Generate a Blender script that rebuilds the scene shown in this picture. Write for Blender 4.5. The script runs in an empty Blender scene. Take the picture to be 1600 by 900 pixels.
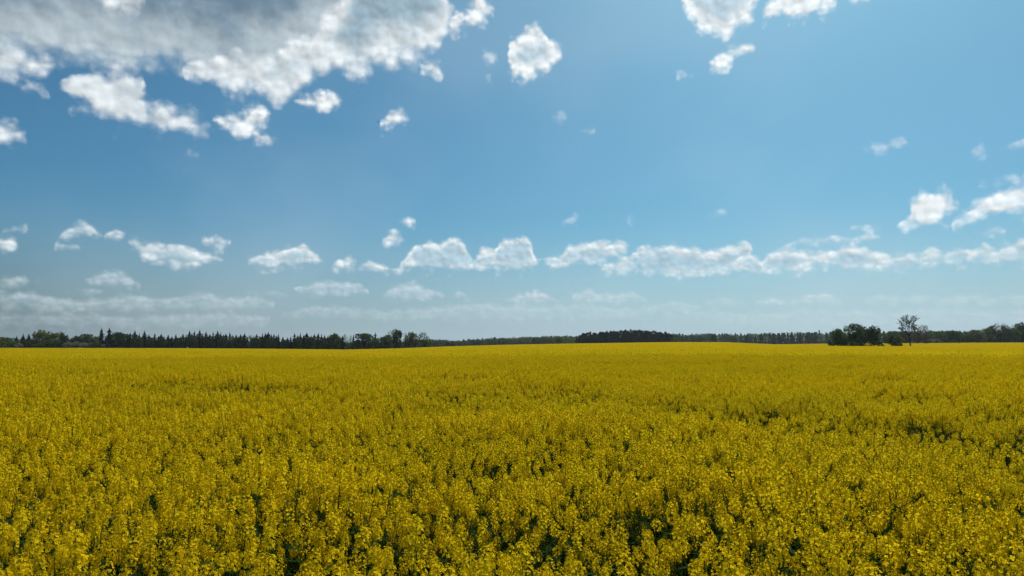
import bpy, math, random
import numpy as np
from mathutils import Vector

R = math.radians
sc = bpy.context.scene

# ------------------------------------------------------------------ camera
CAM_H = 2.40                 # the lens stands 2.4 m above the soil, about 1.2 m over the crop
TILT = 4.4                   # degrees above level
FPX = 1080.0                 # focal length in pixels of the 1600 px wide photograph
cam_d = bpy.data.cameras.new('camera')
cam_d.sensor_width = 36.0
cam_d.lens = 36.0 * FPX / 1600.0
cam_d.clip_start = 0.05
cam_d.clip_end = 60000.0
cam = bpy.data.objects.new('camera', cam_d)
sc.collection.objects.link(cam)
cam.location = (0, 0, CAM_H)
cam.rotation_euler = (R(90 + TILT), 0, 0)
sc.camera = cam

# ------------------------------------------------------------------ light
SUN_AZ, SUN_EL = 26.0, 51.0          # degrees: azimuth from +Y towards +X, elevation
sun_d = bpy.data.lights.new('sun', 'SUN')
sun_d.energy = 4.5
sun_d.angle = R(0.53)
sun_d.color = (1.0, 0.95, 0.86)
sun = bpy.data.objects.new('sun', sun_d)
sc.collection.objects.link(sun)
sun_vec = Vector((math.sin(R(SUN_AZ)) * math.cos(R(SUN_EL)), math.cos(R(SUN_AZ)) * math.cos(R(SUN_EL)), math.sin(R(SUN_EL))))
sun.rotation_euler = (-sun_vec).to_track_quat('-Z', 'Y').to_euler()

vs = sc.view_settings
vs.view_transform = 'Standard'
vs.look = 'None'
vs.exposure = 0.0
vs.gamma = 1.0
vs.use_curve_mapping = False
sc.cycles.use_denoising = True
sc.cycles.use_adaptive_sampling = True
sc.cycles.adaptive_threshold = 0.015
sc.cycles.adaptive_min_samples = 10
sc.cycles.max_bounces = 5
sc.cycles.diffuse_bounces = 3
sc.cycles.glossy_bounces = 2
sc.cycles.transmission_bounces = 4
sc.cycles.volume_bounces = 1
sc.cycles.transparent_max_bounces = 8
sc.cycles.sample_clamp_indirect = 4.0

# ------------------------------------------------------------------ sky: Nishita air and procedural cumulus, by world direction
world = bpy.data.worlds.new('World')
sc.world = world
world.use_nodes = True
WT = world.node_tree
WT.nodes.clear()
world.cycles.sampling_method = 'MANUAL'
world.cycles.sample_map_resolution = 256
SKY_STRENGTH = 0.084


class G:
    """small helper to write node graphs"""
    def __init__(self, tree):
        self.t = tree

    def n(self, kind, **kw):
        nd = self.t.nodes.new(kind)
        for k, v in kw.items():
            setattr(nd, k, v)
        return nd

    def put(self, sock, v):
        if v is None:
            return
        if hasattr(v, 'is_linked') or isinstance(v, bpy.types.NodeSocket):
            self.t.links.new(v, sock)
        else:
            sock.default_value = v

    def m(self, op, a, b=None, c=None, clamp=False):
        nd = self.n('ShaderNodeMath', operation=op, use_clamp=clamp)
        self.put(nd.inputs[0], a); self.put(nd.inputs[1], b); self.put(nd.inputs[2], c)
        return nd.outputs[0]

    def step(self, x, lo, hi, a=0.0, b=1.0, smooth=True):
        nd = self.n('ShaderNodeMapRange', interpolation_type='SMOOTHSTEP' if smooth else 'LINEAR')
        self.put(nd.inputs[0], x)
        for i, v in enumerate((lo, hi, a, b)):
            self.put(nd.inputs[1 + i], v)
        return nd.outputs[0]

    def mix(self, f, a, b, mode='MIX'):
        nd = self.n('ShaderNodeMix', data_type='RGBA', blend_type=mode)
        self.put(nd.inputs[0], f); self.put(nd.inputs[6], a); self.put(nd.inputs[7], b)
        return nd.outputs[2]

    def xyz(self, x, y, z=0.0):
        nd = self.n('ShaderNodeCombineXYZ')
        for i, v in enumerate((x, y, z)):
            self.put(nd.inputs[i], v)
        return nd.outputs[0]

    def sep(self, v):
        nd = self.n('ShaderNodeSeparateXYZ')
        self.put(nd.inputs[0], v)
        return nd.outputs

    def noise(self, vec, scale, detail=5.0, rough=0.55, dist=0.0, out=0):
        nd = self.n('ShaderNodeTexNoise')
        self.put(nd.inputs['Vector'], vec)
        nd.inputs['Scale'].default_value = scale
        nd.inputs['Detail'].default_value = detail
        nd.inputs['Roughness'].default_value = rough
        nd.inputs['Distortion'].default_value = dist
        return nd.outputs[out]


def ang(px, py):
    """direction (azimuth, elevation in degrees) of a point of the photograph"""
    vx, vy, vz = px - 800.0, FPX, 450.0 - py
    t = R(TILT)
    y = vy * math.cos(t) - vz * math.sin(t)
    z = vy * math.sin(t) + vz * math.cos(t)
    return math.degrees(math.atan2(vx, y)), math.degrees(math.atan2(z, math.hypot(vx, y)))


# every cloud: opacity, outline as (x, top, bottom); turned into azimuth and elevation below
HIGH = [
 (1.0, [(-420,-260,60),(-200,-260,110),(-60,-260,112),(0,-240,104),(40,-240,100),(84,-240,92),(130,-240,108),(205,-240,112),(250,-240,108),(290,-240,116),(330,-240,126),(380,-240,128),(430,-240,120),(470,-240,100),(510,-240,70),(540,-200,30),(560,-160,-20),(580,-100,-60)]),
]
PUFF = [
 (1.0, [(97,138,146),(110,126,165),(140,108,182),(175,104,192),(200,110,196),(214,118,200),(222,146,204),(238,147,207),(252,146,208),(265,156,200),(280,168,206),(295,171,215),(310,176,217),(322,188,206),(328,195,198)]),
 (1.0, [(-140,70,140),(-60,80,134),(0,78,126),(24,72,128),(40,82,124),(60,86,124),(76,92,114),(86,98,104)]),
 (1.0, [(290,100,118),(306,92,140),(335,84,146),(370,86,148),(395,80,152),(420,84,164),(440,70,166),(458,60,162),(472,50,140),(486,40,130),(500,20,126),(530,-10,120),(552,-40,130),(575,-70,122),(600,-90,108),(620,-110,112),(640,-100,104),(660,-74,88),(680,-44,74),(692,-18,58),(702,4,40),(710,14,26)]),
 (1.0, [(150,-20,-4),(172,-60,14),(190,-60,26),(212,-50,18),(226,-30,-4)]),
]
SCRAP = [
 (.8, [(-60,182,236),(0,188,230),(18,196,230),(30,206,226),(42,212,214)]),
 (.6, [(40,137,140),(52,131,143),(66,135,144),(76,141,143)]),
 (1., [(336,186,192),(350,182,206),(370,176,216),(386,164,217),(402,158,208),(414,164,192),(422,176,180)]),
 (.95, [(390,215,219),(400,211,226),(415,216,230),(430,222,228),(434,225,227)]),
 (1., [(463,160,164),(478,149,172),(498,139,178),(518,144,172),(530,152,162),(536,156,158)]),
 (.45, [(286,239,242),(296,235,246),(312,240,243)]),
 (.35, [(284,262,264),(292,258,268),(302,263,265)]),
 (1., [(594,194,198),(606,180,206),(620,171,206),(632,176,200),(640,186,190)]),
 (.95, [(652,84,92),(660,86,114),(676,92,120),(690,108,120),(694,116,118)]),
 (.95, [(696,48,60),(706,26,62),(720,14,46),(736,-2,42),(750,-14,38),(762,-4,30),(770,12,18)]),
 (.5, [(753,72,78),(762,76,102),(772,82,102),(780,84,90)]),
 (.5, [(760,118,124),(766,118,128),(770,120,124)]),
 (1., [(792,96,110),(800,62,122),(812,54,127),(822,42,128),(836,38,126),(850,40,120),(857,62,116),(866,68,108),(876,76,96),(882,85,88)]),
 (1., [(1066,-10,6),(1076,-40,30),(1092,-60,50),(1110,-70,57),(1130,-70,62),(1147,-70,50),(1164,-60,38),(1180,-50,16),(1190,-40,-8)]),
 (1., [(1186,28,33),(1200,6,32),(1220,-20,26),(1246,-30,30),(1262,-30,34),(1270,-30,20),(1290,-30,20),(1304,-24,14),(1312,-12,-4)]),
 (.8, [(1326,-20,0),(1342,-24,5),(1358,-16,-4)]),
 (1., [(1110,94,104),(1122,80,112),(1140,68,113),(1156,63,98),(1168,66,86),(1178,74,80)]),
 (.5, [(1056,116,124),(1064,109,124),(1082,118,121)]),
 (.35, [(866,180,184),(876,176,188),(886,182,184)]),
 (.35, [(898,206,209),(912,201,213),(926,206,208)]),
 (.5, [(1346,230,236),(1370,224,238),(1396,216,232),(1414,222,228)]),
 (.7, [(1520,236,239),(1534,229,241),(1550,234,240)]),
 (.6, [(1566,232,238),(1592,222,232),(1640,214,228),(1700,222,226)]),
 (.4, [(880,340,345),(896,334,346),(918,340,344)]),
 (.5, [(982,339,342),(990,334,345),(998,339,342)]),
 (.4, [(1108,333,336),(1122,329,337),(1136,333,335)]),
 (.85, [(620,345,347),(632,338,349),(648,343,348)]),
 (.9, [(595,374,377),(604,366,381),(615,361,384),(626,366,384),(634,375,378)]),
 (.8, [(6,354,358),(20,350,361),(38,355,359)]),
 (1., [(1402,348,353),(1416,326,354),(1424,308,354),(1440,300,352),(1460,299,350),(1473,296,347),(1486,302,340),(1493,316,332),(1502,321,327)]),
 (1., [(1492,346,351),(1508,330,350),(1524,315,345),(1540,302,342),(1560,296,340),(1580,286,338),(1600,278,336),(1650,264,330),(1720,280,322),(1760,296,312)]),
 (.6, [(1532,290,294),(1556,284,294),(1590,278,286),(1640,272,280)]),
]
LOW = [
 (.95, [(-80,380,386),(-40,370,394),(0,371,394),(12,368,396),(20,374,393),(27,383,386)]),
 (.75, [(90,372,375),(104,357,374),(120,350,370),(135,347,368),(146,354,366),(152,364,371),(160,366,370)]),
 (.75, [(164,368,371),(180,358,372),(196,364,369)]),
 (.8, [(90,384,388),(100,380,391),(114,382,389),(124,385,387)]),
 (1., [(203,377,381),(212,374,390),(222,379,404),(240,383,410),(256,382,413),(275,384,418),(292,387,418),(306,390,416),(316,396,411),(330,396,410),(344,402,408),(350,405,406)]),
 (.9, [(314,378,382),(324,374,387),(336,370,390),(350,374,388),(359,378,381)]),
 (1., [(388,408,412),(404,396,417),(420,391,419),(440,390,419),(460,384,420),(475,385,420),(487,395,414),(502,407,411)]),
 (1., [(516,412,416),(526,404,421),(545,402,420),(558,405,413)]),
 (.95, [(561,411,415),(575,408,421),(592,412,425),(610,417,425),(628,419,426),(642,421,424)]),
 (1., [(627,410,414),(638,394,419),(652,381,421),(668,377,423),(682,379,424),(690,379,424),(700,370,425),(712,371,425),(722,380,423),(731,392,420),(739,404,410)]),
 (1., [(735,414,417),(744,400,421),(752,390,422),(762,387,423),(774,394,423),(780,378,424),(796,371,424),(812,369,424),(824,372,422),(832,384,420),(838,398,418),(845,409,414)]),
 (1., [(845,406,411),(860,395,417),(878,396,418),(890,382,416),(910,379,412),(930,377,413),(950,379,406),(970,377,399),(983,382,388)]),
 (.95, [(938,422,426),(950,412,428),(962,407,429),(976,403,429),(988,406,428),(998,414,424)]),
 (.95, [(986,398,404),(994,389,412),(1008,385,424),(1020,390,430),(1032,384,431),(1050,383,432),(1068,388,432),(1084,385,431),(1100,390,431),(1122,388,430),(1138,382,429),(1152,383,430),(1162,377,428),(1171,376,412),(1176,384,398)]),
 (.9, [(1140,418,424),(1158,398,430),(1172,394,431),(1184,402,430),(1198,409,424)]),
 (.95, [(1190,414,420),(1202,396,426),(1216,389,428),(1232,386,431),(1248,392,429),(1262,391,424),(1276,396,418),(1296,402,412)]),
 (.95, [(1258,412,416),(1278,396,418),(1300,392,418),(1316,385,422),(1336,387,423),(1352,383,422),(1368,390,421),(1384,392,416),(1402,404,412)]),
 (.9, [(1372,410,416),(1392,399,422),(1412,396,421),(1432,399,418),(1450,404,414)]),
 (.9, [(1428,410,414),(1446,396,416),(1462,390,415),(1480,394,412),(1502,388,410),(1522,396,408)]),
 (.9, [(1508,404,410),(1526,388,413),(1542,384,412),(1560,390,412),(1576,382,412),(1600,374,418),(1640,378,420),(1700,384,420),(1750,400,410)]),
 (.7, [(1236,380,384),(1250,375,384),(1280,376,383),(1310,369,380),(1332,374,379)]),
 (.85, [(1330,376,379),(1345,368,380),(1360,363,377),(1376,368,373)]),
 (.65, [(1330,356,359),(1352,351,361),(1378,354,358)]),
 (.8, [(1494,416,424),(1510,412,426),(1524,418,424)]),
 (.6, [(1536,362,366),(1550,356,365),(1570,361,365)]),
]
BANK = [
 (.75, [(-60,432,446),(0,431,448),(24,429,449),(38,431,448),(48,438,443)]),
 (.4, [(52,438,441),(62,433,445),(72,438,441)]),
 (.9, [(133,434,438),(150,428,446),(166,421,449),(186,420,450),(202,429,451),(220,445,449)]),
 (.6, [(100,453,457),(122,449,460),(145,450,460),(158,454,458)]),
 (.55, [(-80,458,486),(0,457,484),(28,452,486),(60,458,488),(100,463,490),(150,466,488),(190,462,486),(230,458,486),(262,466,486),(290,459,484),(320,457,486),(352,463,486),(390,464,486),(430,470,482)]),
 (.85, [(455,449,454),(478,445,461),(500,438,463),(530,437,463),(560,440,461),(578,452,456)]),
 (.85, [(598,456,462),(620,444,468),(645,440,469),(670,450,469),(694,460,465)]),
 (.7, [(706,462,466),(718,454,468),(732,462,466)]),
 (.85, [(788,468,473),(810,460,478),(838,452,479),(856,459,478),(874,470,474)]),
 (.85, [(896,460,467),(918,451,472),(936,455,472),(962,459,474),(990,456,474),(1012,467,471)]),
 (.6, [(1096,473,477),(1130,465,479),(1164,473,477)]),
 (.75, [(1180,470,474),(1206,463,476),(1234,470,474)]),
 (.85, [(1236,470,474),(1265,460,475),(1290,456,475),(1320,465,472)]),
 (.65, [(1346,469,473),(1376,461,475),(1440,461,474),(1500,460,475),(1560,462,474),(1620,458,474),(1700,466,472)]),
 (.5, [(1000,478,486),(1060,470,488),(1100,480,486)]),
 (.4, [(380,454,459),(398,450,462),(412,456,459)]),
 (.4, [(412,459,463),(428,454,466),(446,459,463)]),
 (.45, [(440,486,496),(500,478,498),(560,481,500),(620,483,500),(690,478,499),(760,474,500),(830,479,500),(900,476,500),(960,478,498),(1020,484,494)]),
 (.4, [(-60,494,512),(60,488,512),(140,491,514),(240,492,514),(330,488,512),(420,492,510)]),
 (.4, [(1040,490,504),(1120,484,506),(1200,487,508),(1290,483,506),(1380,486,508),(1460,481,506),(1540,484,506),(1660,482,506)]),
]

g = G(WT)
tc = g.n('ShaderNodeTexCoord')
nrm = g.n('ShaderNodeVectorMath', operation='NORMALIZE')
g.put(nrm.inputs[0], tc.outputs['Generated'])
DIR = nrm.outputs[0]
dx, dy, dz = g.sep(DIR)
AZ = g.m('MULTIPLY', g.m('ARCTAN2', dx, dy), 180 / math.pi)
EL = g.m('MULTIPLY', g.m('ARCSINE', dz), 180 / math.pi)

sky = g.n('ShaderNodeTexSky', sky_type='NISHITA', sun_disc=False)
sky.sun_elevation = R(SUN_EL)
sky.sun_rotation = R(SUN_AZ)
sky.altitude = 60
sky.air_density = 0.8
sky.dust_density = 2.0
sky.ozone_density = 10.0
AIR = g.mix(1.0, sky.outputs[0], (0.66, 1.10, 0.975, 1), 'MULTIPLY')
# dusty air low down over the land, brighter towards the sun
_sd = g.n('ShaderNodeVectorMath', operation='DOT_PRODUCT')
g.put(_sd.inputs[0], DIR); _sd.inputs[1].default_value = (math.sin(R(SUN_AZ)), math.cos(R(SUN_AZ)), 0)
_k = g.m('MULTIPLY', g.step(_sd.outputs['Value'], .35, 1.0, .28, 1.04, False), 1 / SKY_STRENGTH)
LOWAIR = g.mix(1.0, g.xyz(_k, _k, _k), (.475, .62, .72, 1), 'MULTIPLY')
AIR = g.mix(g.step(EL, 11.0, -1.0, 0.0, .78), AIR, LOWAIR)
# thin uneven veil of high cloud
_v = g.noise(g.xyz(dx, dy, g.m('MULTIPLY', dz, 1.6)), 2.6, 3.0, .5)
AIR = g.mix(g.m('MULTIPLY', g.step(_v, .42, .72), .14), AIR, (.58 / SKY_STRENGTH, .70 / SKY_STRENGTH, .77 / SKY_STRENGTH, 1))

EL0, ELR = -6.0, 56.0           # elevation range coded 0..1 in the outline curves


def curve_node(clouds, lo, hi):
    """clouds disjoint in azimuth -> one RGB curve: R top, G bottom, B opacity"""
    pts = []
    for op, P in sorted(clouds, key=lambda c: c[1][0][0]):
        a0, t0, b0 = P[0]
        pts.append((a0 - .45, (t0 + b0) / 2 - 1.6, (t0 + b0) / 2 + 1.6, op))
        pts += [(a, t, b, op) for a, t, b in P]
        a1, t1, b1 = P[-1]
        pts.append((a1 + .45, (t1 + b1) / 2 - 1.6, (t1 + b1) / 2 + 1.6, op))
    X = [p[0] for p in pts]
    nd = g.n('ShaderNodeRGBCurve')
    mp = nd.mapping
    mp.extend = 'HORIZONTAL'
    for ch in range(3):
        Y = [p[3] if ch == 2 else (p[1 + ch] - EL0) / ELR for p in pts]
        xs = [lo] + [x for x in X if lo < x < hi] + [hi]
        co = [((x - lo) / (hi - lo), min(max(float(np.interp(x, X, Y)), 0), 1)) for x in xs]
        cv = mp.curves[ch]
        cv.points[0].location = co[0]
        cv.points[-1].location = co[-1]
        last = 0
        for q in co[1:-1]:
            if last + 1e-4 < q[0] < 1 - 1e-4:
                cv.points.new(*q)
                last = q[0]
        for p in cv.points:
            p.handle_type = 'VECTOR'
    mp.update()
    return nd


def conv(clouds):
    out = []
    for op, P in clouds:
        out.append((op, [(ang(x, (max(t, 0) + b) / 2)[0], ang(x, t)[1], ang(x, b)[1]) for x, t, b in P]))
    return out


def grow(cl, up, down, k=1.0):
    return [(min(1.0, op * k), [(x, t - up, b + down) for x, t, b in P]) for op, P in cl]


CLOUDS = {'bank': conv(grow(BANK, 1, 2, 1.3)), 'low': conv(grow(LOW, 2, 3)), 'scrap': conv(grow(SCRAP, 1, 1)), 'puff': conv(PUFF), 'high': conv(HIGH)}


def in_zone(cl, z, mg):
    a0, a1, e0, e1 = z
    out = []
    for op, P in cl:
        if P[0][0] - mg > a1 or P[-1][0] + mg < a0:
            continue
        es = [p[1] for p in P] + [p[2] for p in P]
        if min(es) - mg > e1 or max(es) + mg < e0:
            continue
        out.append((op, P))
    return out


def layers(clouds):
    """greedy split into layers that never overlap in azimuth"""
    L = []
    for c in sorted(clouds, key=lambda c: c[1][0][0]):
        for l in L:
            if l[-1][1][-1][0] + 1.0 < c[1][0][0]:
                l.append(c)
                break
        else:
            L.append([c])
    return L


def puffs(vec, scale):
    nd = g.n('ShaderNodeTexVoronoi', voronoi_dimensions='2D', feature='F1', distance='EUCLIDEAN')
    nd.normalize = False
    g.put(nd.inputs['Vector'], vec)
    nd.inputs['Scale'].default_value = scale
    nd.inputs['Detail'].default_value = 1.5
    nd.inputs['Roughness'].default_value = .45
    nd.inputs['Lacunarity'].default_value = 2.3
    return nd.outputs['Distance']


def field(scale, seed, warp, rough):
    """turbulence of one class of clouds"""
    P = g.xyz(g.m('ADD', AZ, seed), g.m('MULTIPLY', EL, 1.2), seed)
    w = g.noise(P, scale * .6, 5.0, rough, 0, 1)
    r_, g_, b_ = g.sep(w)
    az = g.m('MULTIPLY_ADD', g.m('SUBTRACT', r_, .5), warp, AZ)
    el = g.m('MULTIPLY_ADD', g.m('SUBTRACT', g_, .5), warp * .8, EL)
    wa = g.m('ADD', g.m('MULTIPLY_ADD', g.m('SUBTRACT', r_, .5), warp * .35, AZ), seed)
    we = g.m('MULTIPLY', g.m('MULTIPLY_ADD', g.m('SUBTRACT', g_, .5), warp * .35, EL), 1.2)
    v1 = puffs(g.xyz(wa, we), scale * 1.15)
    o = 0.17 / scale
    v2 = puffs(g.xyz(g.m('ADD', wa, o * .5), g.m('ADD', we, o)), scale * 1.15)
    bump = g.m('SUBTRACT', v2, v1)       # billows: the side towards the sun against the far side
    fine = g.m('SUBTRACT', g.noise(P, scale * 2.4, 4, .55), .5)
    ero = g.m('ADD', g.m('MULTIPLY', g.m('SUBTRACT', .90, v1), .75), g.m('MULTIPLY', fine, .75))
    soft = g.m('SUBTRACT', b_, .5)
    return az, el, ero, bump, soft


def class_of(clouds, base, zone, scale, seed, warp, rough, E, F, kb, c0, c1, bright, dark, lit, fade, shade_soft, kd=1.0):
    clouds = in_zone(clouds, zone, warp * .6 + .3)
    if not clouds:
        return base
    az, el, ero, bump, soft = field(scale, seed, warp, rough)
    lo, hi = zone[0] - warp, zone[1] + warp
    u = g.m('DIVIDE', g.m('SUBTRACT', az, lo), hi - lo)
    uuu = g.xyz(u, u, u)
    k = g.m('MAXIMUM', g.m('MULTIPLY_ADD', bump, lit, 1.0), .6)
    kkk = g.xyz(k, k, k)
    col = base
    for cl in layers(clouds):
        nd = curve_node(cl, lo, hi)
        g.put(nd.inputs['Color'], uuu)
        t, b, op = g.sep(nd.outputs[0])
        dt = g.m('SUBTRACT', g.m('MULTIPLY_ADD', t, ELR, EL0), el)
        db = g.m('MULTIPLY', g.m('SUBTRACT', el, g.m('MULTIPLY_ADD', b, ELR, EL0)), kb)
        d = g.m('SMOOTH_MIN', dt, db, .12)
        de = g.m('MULTIPLY_ADD', ero, E, d)
        a = g.m('MULTIPLY', g.m('MULTIPLY', g.step(de, 0.0, F), op), fade)
        dd = g.m('MULTIPLY_ADD', ero, E * .35, g.m('MULTIPLY_ADD', soft, shade_soft, g.m('SMOOTH_MIN', dt, g.m('MULTIPLY', db, kd), .12)))
        cc = g.mix(g.step(dd, c0, c1), bright, dark)
        cc = g.mix(1.0, cc, kkk, 'MULTIPLY')
        col = g.mix(a, col, cc)
    return col


S = 1 / SKY_STRENGTH


def c(r, gg, b):
    return (r * S, gg * S, b * S, 1)


def background(col):
    bg = g.n('ShaderNodeBackground')
    g.put(bg.inputs['Color'], col)
    bg.inputs['Strength'].default_value = SKY_STRENGTH
    return bg.outputs[0]


def switch(test, a, b):
    """a where test is 0, b where it is 1; Cycles then works out only the branch it needs"""
    nd = g.n('ShaderNodeMixShader')
    g.put(nd.inputs[0], test); g.put(nd.inputs[1], a); g.put(nd.inputs[2], b)
    return nd.outputs[0]


def grouped(fn, name):
    """build one patch of sky in a node group of its own (inputs: direction and clear air)"""
    global g, AZ, EL, AIR, dx, dy, dz
    tr = bpy.data.node_groups.new(name, 'ShaderNodeTree')
    for nm, ty in (('az', 'NodeSocketFloat'), ('el', 'NodeSocketFloat'), ('air', 'NodeSocketColor'), ('dir', 'NodeSocketVector')):
        tr.interface.new_socket(nm, in_out='INPUT', socket_type=ty)
    tr.interface.new_socket('sky', in_out='OUTPUT', socket_type='NodeSocketShader')
    keep = (g, AZ, EL, AIR, dx, dy, dz)
    g = G(tr)
    gi = g.n('NodeGroupInput')
    AZ, EL, AIR = gi.outputs[0], gi.outputs[1], gi.outputs[2]
    dx, dy, dz = g.sep(gi.outputs[3])
    go = g.n('NodeGroupOutput')
    g.put(go.inputs[0], fn())
    g, AZ, EL, AIR, dx, dy, dz = keep
    nd = g.n('ShaderNodeGroup')
    nd.node_tree = tr
    for i, v in enumerate((AZ, EL, AIR, DIR)):
        g.put(nd.inputs[i], v)
    return nd.outputs[0]


def zone_sky(z):
    # the low clouds lie far off: the air in front of them veils them towards the horizon
    veil = g.step(EL, 0.0, 8.0, .35, 1.0)
    col = AIR
    #                                                scale seed  warp rough E   F    kb   c0   c1
    col = class_of(CLOUDS['bank'], col, z, .9, 11.0, .75, .55, .40, .85, .50, .10, .7, c(.75, .81, .83), c(.50, .63, .71), .25, .95, .8, 1.6)
    col = class_of(CLOUDS['low'], col, z, .72, 23.0, .95, .55, .58, .70, .55, .30, 1.05, c(.80, .86, .88), c(.44, .60, .70), .40, veil, 1.3, 1.7)
    col = class_of(CLOUDS['scrap'], col, z, .55, 37.0, 1.6, .60, 1.10, 1.1, .85, .8, 2.3, c(.88, .92, .93), c(.50, .64, .73), .5, .97, 2.2, 1.3)
    col = class_of(CLOUDS['high'], col, z, .40, 51.0, 2.6, .60, 1.7, 2.0, .9, .3, 5.5, c(.54, .62, .66), c(.16, .245, .32), .35, .93, 7.0)
    col = class_of(CLOUDS['puff'], col, z, .42, 83.0, 2.6, .62, 1.6, 1.6, .85, .4, 3.6, c(.82, .87, .89), c(.32, .44, .52), .5, .95, 5.5)
    return background(col)


def outer_sky():
    # beyond the view cumulus of the same kind goes on over the whole sky
    zz = g.m('ADD', g.m('MAXIMUM', dz, 0), .12)
    cp = g.xyz(g.m('DIVIDE', dx, zz), g.m('DIVIDE', dy, zz), 4.0)
    gen = g.noise(cp, .85, 5, .55)
    ga = g.m('MULTIPLY', g.step(gen, .57, .65), g.step(EL, 1, 8, .0, .9))
    ga = g.m('MULTIPLY', ga, g.m('MAXIMUM', g.step(g.m('ABSOLUTE', AZ), 44.0, 52.0), g.step(EL, 40.0, 46.0)))
    gcol = g.mix(g.step(gen, .6, .74), c(.72, .77, .79), c(.25, .36, .44))
    return background(g.mix(ga, AIR, gcol))


AZB = [-44, -29, -14.5, 0, 14.5, 29, 44]
ELB = [-1.0, 3.6, 7.6, 13.5, 40.0]


def tree_az(lo, hi, e0, e1):
    if hi - lo == 1:
        return grouped(lambda: zone_sky((AZB[lo], AZB[hi], e0, e1)), 'sky_patch')
    mid = (lo + hi) // 2
    return switch(g.m('GREATER_THAN', AZ, float(AZB[mid])), tree_az(lo, mid, e0, e1), tree_az(mid, hi, e0, e1))


def tree_el(lo, hi):
    if hi - lo == 1:
        return tree_az(0, len(AZB) - 1, ELB[lo], ELB[hi])
    mid = (lo + hi) // 2
    return switch(g.m('GREATER_THAN', EL, float(ELB[mid])), tree_el(lo, mid), tree_el(mid, hi))


inside = g.m('MULTIPLY', g.m('LESS_THAN', g.m('ABSOLUTE', AZ), 44.0), g.m('LESS_THAN', EL, 40.0))
sky_out = switch(inside, grouped(outer_sky, 'sky_beyond'), tree_el(0, len(ELB) - 1))
sky_out = switch(g.m('GREATER_THAN', EL, -1.0), background(c(.10, .12, .06)), sky_out)
wo = g.n('ShaderNodeOutputWorld')
g.put(wo.inputs['Surface'], sky_out)

# ================================================================== helpers
rng = np.random.default_rng(7)
COL = sc.collection
HOR = 533.1                    # the level of the lens in the photograph's rows


class MB:
    """collects faces, builds ONE mesh"""
    def __init__(self):
        self.v, self.f, self.m = [], [], []

    def add(self, vs, fs, mat=0):
        o = len(self.v)
        self.v.extend([tuple(map(float, p)) for p in vs])
        self.f.extend([tuple(i + o for i in f) for f in fs])
        self.m.extend([mat] * len(fs))

    def cards(self, P, L, r_, asp=.7, q=(1, 1, 1), mat=0, bias=None):
        """leaf clumps: a small four-sided face at every point of P, turned at random"""
        n = len(P)
        if n == 0:
            return
        P = np.asarray(P, float)
        nn = r_.normal(size=(n, 3))
        if bias is not None:
            nn = nn + bias
        nn /= np.linalg.norm(nn, axis=1, keepdims=True) + 1e-9
        u = np.cross(nn, r_.normal(size=(n, 3))); u /= np.linalg.norm(u, axis=1, keepdims=True) + 1e-9
        w = np.cross(nn, u)
        L = np.asarray(L, float).reshape(-1, 1) * np.ones((n, 1))
        q = np.asarray(q, float)
        u = u * L * q; w = w * L * asp * q
        V = np.stack([P + u, P + w, P - u, P - w], 1).reshape(-1, 3)
        o = len(self.v)
        self.v.extend(map(tuple, V.tolist()))
        self.f.extend([(o + 4 * i, o + 4 * i + 1, o + 4 * i + 2, o + 4 * i + 3) for i in range(n)])
        self.m.extend([mat] * n)

    def tube(self, pts, rad, n=5, mat=0, cap=True):
        pts = [np.array(p, float) for p in pts]
        o = len(self.v)
        ref = np.array((.37, .91, .13))
        for i, p in enumerate(pts):
            t = pts[min(i + 1, len(pts) - 1)] - pts[max(i - 1, 0)]
            t /= np.linalg.norm(t) + 1e-9
            a = np.cross(t, ref); a /= np.linalg.norm(a) + 1e-9
            b = np.cross(t, a)
            for k in range(n):
                th = 2 * math.pi * k / n
                self.v.append(tuple(p + rad[i] * (math.cos(th) * a + math.sin(th) * b)))
        for i in range(len(pts) - 1):
            for k in range(n):
                k2 = (k + 1) % n
                self.f.append((o + i * n + k, o + i * n + k2, o + (i + 1) * n + k2, o + (i + 1) * n + k)); self.m.append(mat)
        if cap:
            e = o + (len(pts) - 1) * n
            self.f.append(tuple(e + k for k in range(n))); self.m.append(mat)
            self.f.append(tuple(o + k for k in reversed(range(n)))); self.m.append(mat)

    def mesh(self, name, mats):
        me = bpy.data.meshes.new(name)
        me.from_pydata(self.v, [], self.f)
        for m in mats:
            me.materials.append(m)
        if len(mats) > 1:
            me.polygons.foreach_set('material_index', self.m)
        me.update()
        return me


def obj(name, me, parent=None, loc=None):
    o = bpy.data.objects.new(name, me)
    COL.objects.link(o)
    if parent is not None:
        o.parent = parent
    if loc is not None:
        o.location = loc
    return o


def tag(o, label=None, cat=None, group=None, kind=None):
    for k, v in (('label', label), ('category', cat), ('group', group), ('kind', kind)):
        if v:
            o[k] = v
    return o


def lattice(x, y, seed):
    h = np.sin(np.floor(x) * 127.1 + np.floor(y) * 311.7 + seed * 74.7) * 43758.5453
    return h - np.floor(h)


def vnoise(x, y, seed=0):
    """smooth value noise, 0..1"""
    x = np.asarray(x, float); y = np.asarray(y, float)
    fx, fy = x - np.floor(x), y - np.floor(y)
    fx = fx * fx * (3 - 2 * fx); fy = fy * fy * (3 - 2 * fy)
    a, b = lattice(x, y, seed), lattice(x + 1, y, seed)
    c_, d = lattice(x, y + 1, seed), lattice(x + 1, y + 1, seed)
    return (a * (1 - fx) + b * fx) * (1 - fy) + (c_ * (1 - fx) + d * fx) * fy


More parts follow.
